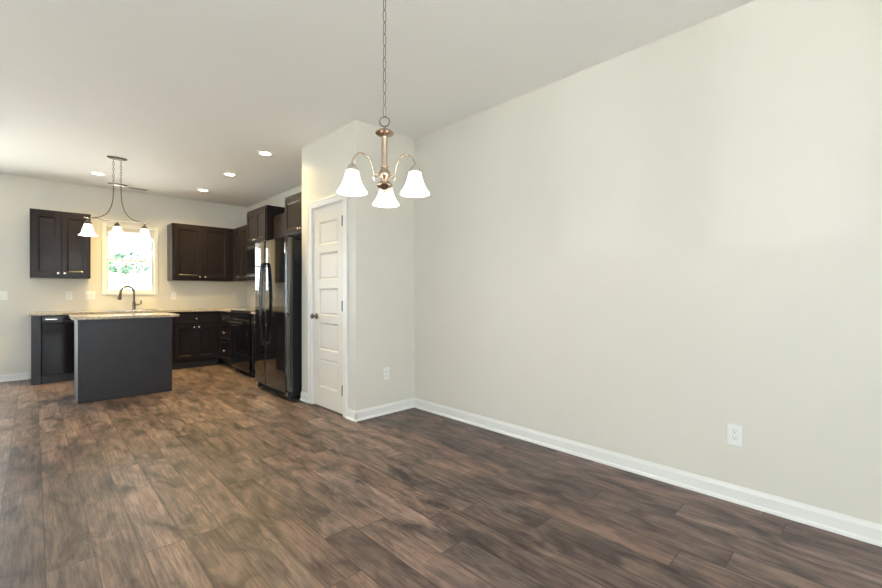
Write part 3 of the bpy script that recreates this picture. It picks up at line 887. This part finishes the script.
for k in range(3):
    a = FWD + 0.09 + k * 2 * PI / 3
    ca, sa = math.cos(a), math.sin(a)
    P = lambda r, z: (r * ca, r * sa, z)
    pts = curve([P(0.020, 1.735), P(0.040, 1.722), P(0.056, 1.730), P(0.066, 1.765), P(0.085, 1.803), P(0.118, 1.818), P(0.150, 1.803), P(0.166, 1.775), P(0.168, 1.752)], 8)
    arm = MB().tube(pts, 0.0045, 10).build('arm', 'antique', t, True)
    sc = [P(0.045 + (0.020 - 0.0018 * j) * math.cos(j * 0.5 - 1.2), 1.700 + (0.020 - 0.0018 * j) * math.sin(j * 0.5 - 1.2) + 0.02) for j in range(10)]
    MB().tube(sc, 0.003, 8).build('scroll', 'nickel', arm, True)
    lamp_unit(arm, 0.168 * ca, 0.168 * sa, 1.731, 0.89, CHAND_W, 'nickel')

# island pendant
IPX, IPY = 0.700, 6.13
t = thing('island_pendant', 'linear three-shade pendant light hanging above the island', 'pendant light', (IPX, IPY, 0))


def oval(mb, z0, z1, L_, W_, n=36):
    prof = [(L_ * math.cos(2 * PI * k / n), W_ * math.sin(2 * PI * k / n)) for k in range(n)]
    inner = [(p[0] * 0.82, p[1] * 0.75) for p in prof]
    A = [mb.bm.verts.new((*p, z1)) for p in prof]; B = [mb.bm.verts.new((*p, (z0 + z1) / 2)) for p in prof]; Cc = [mb.bm.verts.new((*p, z0)) for p in inner]
    for r1, r2 in ((A, B), (B, Cc)):
        for k in range(n): mb.bm.faces.new((r1[k], r1[(k + 1) % n], r2[(k + 1) % n], r2[k]))
    mb.bm.faces.new(A); mb.bm.faces.new(Cc[::-1])
    return mb


oval(MB(), H - 0.022, H - 0.001, 0.096, 0.045).build('ceiling_canopy', 'bronze', t)
oval(MB(), 2.418, 2.434, 0.096, 0.035).build('hub_plate', 'bronze', t)
for s in (-1, 1):
    chain((s * 0.035, 0, H - 0.021), (s * 0.035, 0, 2.433), 0.040, 0.0085, 0.0024, s > 0).build('chain', 'bronze', t, True)
    pts = curve([(s * 0.035, 0, 2.418), (s * 0.037, 0, 2.30), (s * 0.048, 0, 2.20), (s * 0.085, 0, 2.095), (s * 0.15, 0, 2.035), (s * 0.21, 0, 2.018), (s * 0.262, 0, 1.995)], 10)
    MB().tube(pts, 0.0055, 10).build('curved_rod', 'bronze', t, True)
MB().tube(curve([(-0.30, 0, 2.012), (-0.26, 0, 2.0), (-0.18, 0, 2.012), (-0.09, 0, 1.998), (0, 0, 1.992), (0.09, 0, 1.998), (0.18, 0, 2.012), (0.26, 0, 2.0), (0.30, 0, 2.012)], 8), 0.0065, 10).build('cross_bar', 'nickel', t, True)
PSH = [(r * 0.83, z) for r, z in [(0.024, 0.0), (0.034, -0.003), (0.044, -0.03), (0.055, -0.062), (0.064, -0.092), (0.070, -0.102), (0.088, -0.113), (0.092, -0.118), (0.087, -0.120), (0.068, -0.109), (0.060, -0.092), (0.051, -0.062), (0.040, -0.03), (0.030, -0.006), (0, -0.004)]]
for x in (-0.262, 0.0, 0.262):
    st = MB().tube([(x, 0, 1.996), (x, 0, 1.972)], 0.007, 10).build('lamp_stem', 'bronze', t, True)
    lamp_unit(st, x, 0, 1.943, 1.12, PEND_W, 'bronze', PSH)


# ------------------------------------------------------------------ switches, outlets, vent, blind
def receptacle(parent, x, z):
    mb = MB(); mb.box(x - 0.0165, x + 0.0165, -0.0085, -0.0052, z - 0.0135, z + 0.0135, 0.004)
    o = mb.build('receptacle', 'plastic', parent)
    mb = MB(); mb.box(x - 0.0075, x - 0.0055, -0.0092, -0.0086, z - 0.001, z + 0.007); mb.box(x + 0.0055, x + 0.0075, -0.0092, -0.0086, z - 0.001, z + 0.006)
    mb.lathe([(0.0, 0), (0.0025, 0), (0.0025, 0.0006)], (x, -0.0086, z - 0.007), (0, -1, 0), 10, False)
    mb.build('slots', 'slot', o)


def outlet(label, loc, rz, name='wall_outlet', gangs=('o',), w=None, h=0.118, cat='outlet', group='white wall outlets and switches'):
    t = thing(name, label, cat, loc, rz, group)
    w = w or 0.073 + 0.046 * (len(gangs) - 1)
    mb = MB(); mb.box(-w / 2, w / 2, -0.0055, -0.0006, -h / 2, h / 2, 0.003); mb.build('cover_plate', 'plastic', t)
    for k, g in enumerate(gangs):
        x = (k - (len(gangs) - 1) / 2) * 0.046
        if g == 'o':
            receptacle(t, x, 0.0195); receptacle(t, x, -0.0195)
        else:
            mb = MB(); mb.box(x - 0.0165, x + 0.0165, -0.0085, -0.0052, -0.033, 0.033, 0.002); o = mb.build('rocker', 'plastic', t)
    return t


outlet('white outlet low on the long right wall', (XR, 0.537, 0.372), FACE_RIGHT)
outlet('white outlet low on the pantry front wall', (2.443, YP, 0.385), FACE_BACK)
outlet('white switch plate on back wall at the left edge of the picture', (-0.305, YB, 1.13), 0, 'light_switch', ('s', 's'), cat='light switch')
outlet('small white outlet below the left wall cabinet, above the dishwasher', (0.364, YB, 1.13), 0)
outlet('wide white plate with switch and outlet left of the kitchen window', (0.592, YB, 1.13), 0, 'switch_outlet_plate', ('s', 'o'), cat='outlet')
outlet('pale outlet just right of the kitchen window', (1.645, YB, 1.125), 0)
outlet('pale outlet on back wall close to the corner', (2.59, YB, 1.12), 0)

t = thing('ceiling_vent', 'narrow grey air vent in the ceiling near the back wall', 'vent', (1.13, 7.72, H))
mb = MB(); mb.box(-0.13, 0.13, -0.06, -0.045, -0.005, -0.0006, 0.002); mb.box(-0.13, 0.13, 0.045, 0.06, -0.005, -0.0006, 0.002); mb.box(-0.13, -0.115, -0.045, 0.045, -0.005, -0.0006, 0.002); mb.box(0.115, 0.13, -0.045, 0.045, -0.005, -0.0006, 0.002)
mb.build('frame', 'plastic', t)
mb = MB()
for k in range(6): mb.box(-0.115, 0.115, -0.042 + k * 0.015, -0.034 + k * 0.015, -0.004, -0.001)
mb.build('louvers', 'steel', t)

t = thing('window_blind', 'raised beige blind bunched at the top of the kitchen window', 'blind', (KW[0], YB, KW[3]))
ww = KW[1] - KW[0]
mb = MB(); mb.box(0.014, ww - 0.014, 0.004, 0.018, -0.055, -0.014, 0.003); mb.build('headrail', 'blind', t)
mb = MB()
for k in range(16): mb.box(0.015, ww - 0.015, 0.004, 0.018, -0.060 - k * 0.0055, -0.0562 - k * 0.0055, 0.001)
mb.build('slats', 'blind', t)
mb = MB(); mb.box(0.015, ww - 0.015, 0.004, 0.018, -0.158, -0.144, 0.003); mb.build('bottom_rail', 'blind', t)

# ------------------------------------------------------------------ outside
struct(MB().box(-9.5, 40, -40, 60, -0.30, -0.13).build('ground', 'bounce_ground'), 'unseen ground outside, made pale to bounce light indoors', 'ground')  # out of view; pale tone picked to bounce sunlight onto the ceiling


def bush(name, label, loc, r, h, n, seed, trunk=0.0):
    rnd = random.Random(seed)
    t = thing(name, label, 'tree', loc, 0, 'trees outside the kitchen window')
    mb = MB()
    for k in range(n):
        while True:
            p = Vector((rnd.uniform(-1, 1), rnd.uniform(-1, 1), rnd.uniform(-1, 1)))
            if p.length < 1: break
        p = p.normalized() * (p.length ** 0.4) if p.length > 0 else p
        c = Vector((p.x * r, p.y * r, trunk + h / 2 + p.z * h / 2))
        u = Vector((rnd.uniform(-1, 1), rnd.uniform(-1, 1), rnd.uniform(-1, 1))).normalized()
        v = u.orthogonal().normalized()
        s = rnd.uniform(0.06, 0.13)
        mb.quad(c - u * s, c - v * s * 0.55, c + u * s, c + v * s * 0.55)
    mb.build('foliage', 'leaf', t)
    MB().tube([(0, 0, 0), (0.02, 0.01, trunk + h * 0.3), (0.0, 0.03, trunk + h * 0.7)], [0.09, 0.07, 0.03], 10).build('trunk', 'bark', t, True)


bush('tree', 'leafy pale green crown seen through the kitchen window', (2.0, 15.5, -0.13), 0.62, 0.62, 260, 3, 1.9)
bush('tree', 'wider sparse green crown farther back outside the window', (3.9, 22.5, -0.13), 1.3, 0.9, 150, 5, 2.3)
